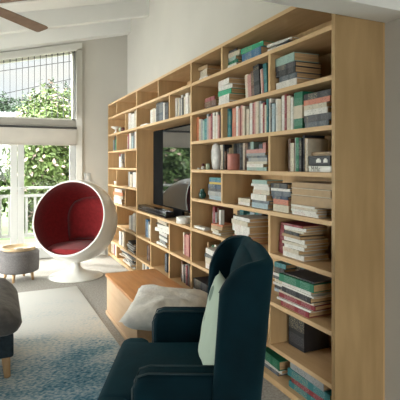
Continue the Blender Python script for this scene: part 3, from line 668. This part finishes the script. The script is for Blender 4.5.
b = MB(); b.lathe([(0, 0), (.175, 0), (.185, .006), (.188, .038), (.18, .038), (.176, .01), (0, .01)], 48); b.build('tray_body', 'tray', tr)
for sg in (-1, 1): b = MB(); b.tube([(-.04, sg*.186, .03), (-.035, sg*.20, .045), (.035, sg*.20, .045), (.04, sg*.186, .03)], .005); b.build('handle', 'steel', tr)
tag(boxes('paper_card', 'porc', [(px_-.05, px_+.02, py_-.06, py_+.02, .3632, .372)], r=.001), 'small white card lying in the wooden tray', 'card')
# ------------------------------------------------------------------ ball chair
bx_, by_ = .885, 5.60
R0 = .498; ZC = .672
bcx = thing('ball_chair', 'white ball chair with red lining standing by the glazed doors', 'armchair', (bx_, by_, 0))
b = MB(); b.lathe([(0, 0), (.315, 0), (.325, .006), (.315, .016), (.24, .032), (.15, .056), (.085, .085), (.058, .12), (.052, .16), (.06, .2), (0, .2)], 56); b.build('pedestal', 'shell', bcx)
los = Vector((bx_, by_, ZC-EYE)).normalized()
rightv = Vector((CT, -ST, 0)); upv = rightv.cross(los).normalized(); 
if upv.z < 0: upv = -upv
ncam = (-los*.90-rightv*.395+upv*.16).normalized()
q = Vector((0, 0, 1)).rotation_difference(ncam).to_matrix().to_4x4()
# keep the seat level: spin about the axis so that local -y side is down
dn = q.inverted() @ Vector((0, 0, -1)); spin = math.atan2(dn.x, -dn.y)
q = q @ Matrix.Rotation(-spin if False else spin, 4, 'Z')
Tm = Matrix.Translation((0, 0, ZC)) @ q
cut = math.acos(.205/R0)    # polar angle of the rim
def sph(r, a0, a1, n): return [(r*math.sin(a0+(a1-a0)*k/n), r*math.cos(a0+(a1-a0)*k/n)) for k in range(n+1)]
b = MB(); b.lathe(sph(R0, cut, math.pi, 24), 64); b.lathe([(R0*math.sin(cut), R0*math.cos(cut)), (R0*math.sin(cut)-.006, R0*math.cos(cut)+.008), (R0*math.sin(cut)-.018, R0*math.cos(cut)+.006), (R0*math.sin(cut)-.022, R0*math.cos(cut)-.006)], 64); b.xf(Tm)
b.build('shell', 'shell', bcx)
b = MB(); b.lathe([(R0*math.sin(cut)-.021, R0*math.cos(cut)+.001)]+sph(R0-.03, cut, math.pi, 24), 64); b.xf(Tm); b.build('lining', 'red', bcx)
# seat and back cushions follow the inside of the shell
def inner_cushion(fn, mname, name):
    b = MB(); n = 18; grid = []
    for i in range(n+1):
        rowv = []
        for j in range(n+1):
            rowv.append(b.bm.verts.new(fn(2*i/n-1, 2*j/n-1)))
        grid.append(rowv)
    for i in range(n):
        for j in range(n): f = b.bm.faces.new([grid[i][j], grid[i+1][j], grid[i+1][j+1], grid[i][j+1]]); f.smooth = True
    b.xf(Tm); o = b.build(name, mname, bcx); 
    sm = o.modifiers.new('thick', 'SOLIDIFY'); sm.thickness = .012; return o
dnl = (Tm.to_3x3().inverted() @ Vector((0, 0, -1))).normalized(); upl = -dnl
fww = (Matrix.Rotation(math.radians(-10), 3, 'Z') @ Vector((ncam.x, ncam.y, 0))).normalized()
fwl = (Tm.to_3x3().inverted() @ fww).normalized(); sdl = upl.cross(fwl).normalized()
def back_fn(u, v):
    uu = u*math.sqrt(1-.42*v*v*(v > 0)); vv = v*math.sqrt(1-.42*u*u*(v > 0)); ang = uu*.86; el = -.66+(vv+1)*.5*1.28
    d = (-fwl*math.cos(ang)*math.cos(el)+sdl*math.sin(ang)*math.cos(el)+upl*math.sin(el)).normalized()
    ed = max(0, 1-abs(u)**6)*max(0, 1-abs(v)**6)
    return d*(R0-.034-.085*ed**.5)
inner_cushion(back_fn, 'red', 'back_cushion')
# seat cushion: fills the bottom of the shell, cut off behind the rim so that its front lip shows
rs = R0-.036; zt_ = -.30; rt = math.sqrt(rs*rs-zt_*zt_)
prof = [(0, zt_+.012), (rt-.09, zt_+.010), (rt-.04, zt_), (rt-.018, zt_-.014)]+[(math.sqrt(max(0, rs*rs-z*z)), z) for z in [zt_-.03-(rs+zt_-.03)*k/10 for k in range(11)]]
b = MB(); b.lathe(prof, 56)
tilt = Matrix.Rotation(math.radians(2), 4, Vector((-fww.y, fww.x, 0)))
b.xf(tilt)
geo = b.bm.verts[:]+b.bm.edges[:]+b.bm.faces[:]
rsl = bmesh.ops.bisect_plane(b.bm, geom=geo, plane_co=ncam*.165, plane_no=ncam, clear_outer=True)
ed = [x for x in rsl['geom_cut'] if isinstance(x, bmesh.types.BMEdge)]
bmesh.ops.holes_fill(b.bm, edges=ed, sides=0)
b.xf(Matrix.Translation((0, 0, ZC))); b.build('seat_cushion', 'redlip', bcx)
# ------------------------------------------------------------------ cushions
def pillow(mb, w, h, T, n=18, puff=.5, wr=.006, seed=0):
    g = [[], []]
    for sgn in (0, 1):
        for i in range(n+1):
            rw = []
            for j in range(n+1):
                u, v = 2*i/n-1, 2*j/n-1
                e_ = max(0, (1-u**4)*(1-v**4))**puff
                pinch = 1-.07*(1-abs(v)**2)*abs(u)**3; pin2 = 1-.07*(1-abs(u)**2)*abs(v)**3
                z = (T/2)*e_+wr*noise.noise(Vector((u*3+seed, v*3, sgn*5)))*e_
                if sgn and (i in (0, n) or j in (0, n)): rw.append(g[0][i][j]); continue
                rw.append(mb.bm.verts.new((u*w/2*pinch, v*h/2*pin2, -z if sgn else z)))
            g[sgn].append(rw)
    for sgn in (0, 1):
        for i in range(n):
            for j in range(n):
                q = [g[sgn][i][j], g[sgn][i+1][j], g[sgn][i+1][j+1], g[sgn][i][j+1]]
                f = mb.bm.faces.new(q if not sgn else q[::-1]); f.smooth = True
    return mb
CH_R, CH_T = 0.0, 1.9
wx, wy = cam2w(CH_R, CH_T)
arm = thing('wingback_armchair', 'dark teal velvet wingback armchair seen from its side', 'armchair', (wx, wy, 0), (0, 0, -TH))
# local frame: x = towards the bookcase (back of the chair), y = away from the lens, origin under the seat
yN, yF = -.36, .40   # outer faces of the arms
ARMZ = .626
def lean_x(z): return .05*max(0, (z-.45))/.55
b = MB(); b.box(-.345, .17, yN+.03, yF-.03, .20, .40, r=.03, seg=3); b.build('seat_base', 'velvet', arm)
b = MB(); fs = b.box(-.39, .12, -.262, .302, .385, .495, r=.045, seg=4)
for v in b.bm.verts:
    if v.co.z > .47: v.co.z += .012*max(0, 1-((v.co.x+.1)/.28)**2)*max(0, 1-(v.co.y/.3)**2)
# T-shaped front: the cushion spreads in front of the arms
b.box(-.39, -.245, yN+.02, yF-.03, .385, .492, r=.045, seg=4)
b.build('seat_cushion', 'velvet', arm)
for nm, y0, y1 in (('near', yN, yN+.095), ('far', yF-.095, yF)):
    b = MB(); b.prism([(-.226, .20), (-.230, .575), (-.214, .614), (-.18, ARMZ), (.10, ARMZ-.002), (.17, .58), (.17, .20)], y0, y1, 'y', r=.022, seg=4); a_ = b.build('arm', 'velvet', arm)
    yy = y0+.012 if nm == 'near' else y1-.012
    b = MB(); yi = (y0+.016, y1-.016)
    for yk in yi: b.tube([(-.230, yk, .22), (-.235, yk, .575), (-.217, yk, .617), (-.18, yk, ARMZ+.002), (.06, yk, ARMZ)], .0035, 6)
    b.build('piping', 'piping', a_)
# one padded shell wraps from wing to wing round the back
yl, yr = yN-.005, yF+.005
cr_ = .075; path = []
for k in range(9): path.append((.072+(.235-cr_-.072)*k/8, yl))
for k in range(1, 7): a = -math.pi/2+math.pi/2*k/7; path.append((.235-cr_+cr_*math.cos(a), yl+cr_+cr_*math.sin(a)))
for k in range(15): path.append((.235, yl+cr_+(yr-yl-2*cr_)*k/14))
for k in range(1, 7): a = math.pi/2*k/7; path.append((.235-cr_+cr_*math.cos(a), yr-cr_+cr_*math.sin(a)))
for k in range(9): path.append((.235-cr_-(.235-cr_-.058)*k/8, yr))
def ztop(x, y):
    t_ = max(0, min(1, (x-.058)/.177)); far = .03 if y > .2 else (.03*(y+.1)/.3 if y > -.1 else 0)
    return .865+.155*(1-(1-t_)**3.2)**.8-far*.9+.012*math.sin(math.pi*(y-yl)/(yr-yl))
b = MB(); TW = .056; secs_ = []
n_ = len(path)
for i_, (x, y) in enumerate(path):
    a = Vector(path[max(0, i_-1)]); c_ = Vector(path[min(n_-1, i_+1)]); d = (c_-a).normalized(); nin = Vector((-d.y, d.x))  # points to the inside of the seat
    zt_ = ztop(x, y); e_ = min(1, min(i_, n_-1-i_)/2.0); hw = TW/2*(.45+.55*math.sqrt(1-(1-e_)**2))
    sec = []
    zs = [.20+(zt_-hw-.20)*k/10 for k in range(11)]
    def P3(off, z):
        front = max(0, .12-x)/.12
        xx = x+nin.x*off+.042*(z-1.0)/.45*(1 if z > .2 else 1)*(1-.75*front)-.012*front*max(0, .9-z)
        return (xx, y+nin.y*off, z)
    for z in zs: sec.append(P3(-hw, z))
    for k in range(1, 6): an = math.pi*k/6; sec.append(P3(-hw*math.cos(an), zt_-hw+hw*math.sin(an)))
    for z in zs[::-1]: sec.append(P3(hw, z))
    secs_.append([b.bm.verts.new(p) for p in sec])
for a, c_ in zip(secs_, secs_[1:]):
    for k in range(len(a)-1): f = b.bm.faces.new([a[k], a[k+1], c_[k+1], c_[k]]); f.smooth = True
    b.bm.faces.new([a[0], c_[0], c_[-1], a[-1]])
for sct in (secs_[0], secs_[-1]): f = b.bm.faces.new(sct)
bk = b.build('backrest', 'velvet', arm)
for sgn, rng in ((1, range(0, 12)), (-1, range(n_-12, n_))):
    b = MB(); pts = []
    for i_ in rng:
        x, y = path[i_]; zt_ = ztop(x, y); front = max(0, .12-x)/.12
        pts.append((x+.042*(zt_-1)/.45*(1-.75*front), y+sgn*.022, zt_-.006))
    x, y = path[0] if sgn == 1 else path[-1]
    low = [(x-.003-.012*max(0, .9-z)+.042*(z-1)/.45*(1-.75*.5), y+sgn*.010, z) for z in (.64, .72, .80, .85)]
    b.tube(pts, .0035, 6); b.build('piping', 'piping', bk)
# padded inside back whose top rolls backwards
b = MB(); g_ = []; NY, NZ = 14, 14
for i_ in range(NY+1):
    y = yl+.045+(yr-yl-.09)*i_/NY; u = 2*i_/NY-1; rw = []
    for k in range(NZ+1):
        z = .46+.535*k/NZ; roll = max(0, (z-.80)/.19)
        x = .118+.03*(z-.46)/.34*(z < .8)+(.03+.075*roll**1.5)*(z >= .8)-.02*(1-u*u)
        rw.append(b.bm.verts.new((x, y, min(z, .985))))
    rw.append(b.bm.verts.new((.215, y, .97))); rw.append(b.bm.verts.new((.16, y, .46)))
    g_.append(rw)
for a, c_ in zip(g_, g_[1:]):
    for k in range(len(a)-1): f = b.bm.faces.new([a[k], a[k+1], c_[k+1], c_[k]]); f.smooth = True
b.bm.faces.new(g_[0]); b.bm.faces.new(g_[-1])
b.build('inner_back_pad', 'velvet', arm)
for x in (-.30, .16):
    for y in (yN+.06, yF-.06):
        b = MB(); b.tube([(x, y, .21), (x*1.04, y, .0135 if x < 0 else 0)], lambda u: .024-.009*u, 10); b.build('leg', 'blackwood', arm)
# sage cushion leaning on the chair back
sgc = MB(); pillow(sgc, .40, .40, .095, seed=3); 
sx, sy = cam2w(.082, 1.905)
sg_ = sgc.build('throw_cushion', 'sage', None, (0, 0, 0)); sg_.matrix_world = Matrix.Translation((sx, sy, .66)) @ Matrix.Rotation(-TH, 4, 'Z') @ Matrix.Rotation(math.radians(10), 4, 'Z') @ Matrix.Rotation(math.radians(-77), 4, 'Y') @ Matrix.Rotation(math.pi/2, 4, 'Z')
tag(sg_, 'pale sage green patterned cushion leaning in the teal armchair', 'cushion')
# cream cushion on the chest
pw = MB(); pillow(pw, .54, .44, .17, seed=9, wr=.02, puff=.42)
sx, sy = cam2w(-.205, 2.955)
pw_ = pw.build('throw_cushion', 'cream', None); pw_.matrix_world = Matrix.Translation((sx, sy, .405)) @ Matrix.Rotation(-TH, 4, 'Z') @ Matrix.Rotation(math.radians(3), 4, 'Y') @ Matrix.Rotation(math.radians(13), 4, 'X') @ Matrix.Rotation(math.radians(-8), 4, 'Z')
tag(pw_, 'cream textured cushion lying on near end of the pine chest', 'cushion')
# ------------------------------------------------------------------ grey daybed at the left edge
db = thing('grey_daybed', 'grey linen daybed corner with wooden leg on the rug', 'daybed', (0, 0, 0), (0, 0, 0))
b = MB(); b.box(-1.5, .10, 3.02, 3.82, .155, .30, r=.015); b.build('base', 'sofab', db)
b = MB(); b.box(-1.5, .135, 2.97, 3.86, .285, .49, r=.095, seg=6)
for v in b.bm.verts:
    v.co += Vector((1, 1, .6))*.018*noise.noise(v.co*4.0)
    if v.co.x > -.2: v.co.x += .02-.55*max(0, v.co.z-.36)
bmesh.ops.subdivide_edges(b.bm, edges=[e_ for e_ in b.bm.edges if e_.calc_length() > .2], cuts=6, use_grid_fill=True)
for v in b.bm.verts:
    if v.co.z > .45: v.co.z += .02*noise.noise(v.co*5)
for f in b.bm.faces: f.smooth = True
b.build('cushion', 'gsofa', db)
for x in (.055, -1.4):
    for y in (3.09, 3.75):
        b = MB(); b.tube([(x, y, .16), (x+.01, y, .0135)], lambda u: .028-.008*u, 10); b.build('leg', 'oak', db)
# ------------------------------------------------------------------ light
W = bpy.data.worlds.new('sky'); SC.world = W; W.use_nodes = True; nt = W.node_tree; bg = nt.nodes['Background']
tc = nt.nodes.new('ShaderNodeTexCoord')
dp = nt.nodes.new('ShaderNodeVectorMath'); dp.operation = 'DOT_PRODUCT'; dp.inputs[1].default_value = (-.70, -.25, .66); nt.links.new(tc.outputs['Generated'], dp.inputs[0])
mr = nt.nodes.new('ShaderNodeMapRange'); mr.inputs[1].default_value = .05; mr.inputs[2].default_value = .9; mr.inputs[3].default_value = .38; mr.inputs[4].default_value = 10.0
nt.links.new(dp.outputs['Value'], mr.inputs[0]); nt.links.new(mr.outputs[0], bg.inputs['Strength'])
cl = nt.nodes.new('ShaderNodeTexNoise'); cl.inputs['Scale'].default_value = 5; cl.inputs['Detail'].default_value = 5
mp = nt.nodes.new('ShaderNodeMapping'); mp.inputs['Scale'].default_value = (1, 1, 3.5); nt.links.new(tc.outputs['Generated'], mp.inputs['Vector']); nt.links.new(mp.outputs[0], cl.inputs['Vector'])
rp = nt.nodes.new('ShaderNodeValToRGB'); nt.links.new(cl.outputs[0], rp.inputs[0]); rp.color_ramp.elements[0].position = .35; rp.color_ramp.elements[1].position = .65
rp.color_ramp.elements[0].color = (.85, .915, .965, 1); rp.color_ramp.elements[1].color = (1, .975, .92, 1)
nt.links.new(rp.outputs[0], bg.inputs['Color'])
sd = bpy.data.lights.new('sun', 'SUN'); so = bpy.data.objects.new('sun', sd); COL.objects.link(so)
sd.energy = 1.6; sd.angle = math.radians(2.0); sd.color = (1, .97, .93)
so.rotation_euler = Vector((.66, -.53, -.56)).to_track_quat('-Z', 'Y').to_euler(); so.location = (-8, 14, 8)
def portal(loc, rot, sx, sy):
    l = bpy.data.lights.new('window_portal', 'AREA'); l.shape = 'RECTANGLE'; l.size = sx; l.size_y = sy; l.cycles.is_portal = True
    o = bpy.data.objects.new('window_portal', l); COL.objects.link(o); o.location = loc; o.rotation_euler = rot
portal(((GX0+GX1)/2, YB+.16, 1.6), (-math.pi/2, 0, 0), GX1-GX0, 3.1)
portal((XL-.13, 4.7, 1.12), (0, -math.pi/2, 0), 2.0, 2.8)
portal((-.55, YN-.13, 1.45), (math.pi/2, 0, 0), 2.3, 1.3)
SC.view_settings.view_transform = 'Standard'; SC.view_settings.look = 'None'; SC.view_settings.gamma = 1; SC.view_settings.use_curve_mapping = False
SC.view_settings.exposure = 1.5
SC.cycles.use_denoising = True
SC.cycles.max_bounces = 10; SC.cycles.diffuse_bounces = 3; SC.cycles.transparent_max_bounces = 16
SC.cycles.sample_clamp_indirect = 8
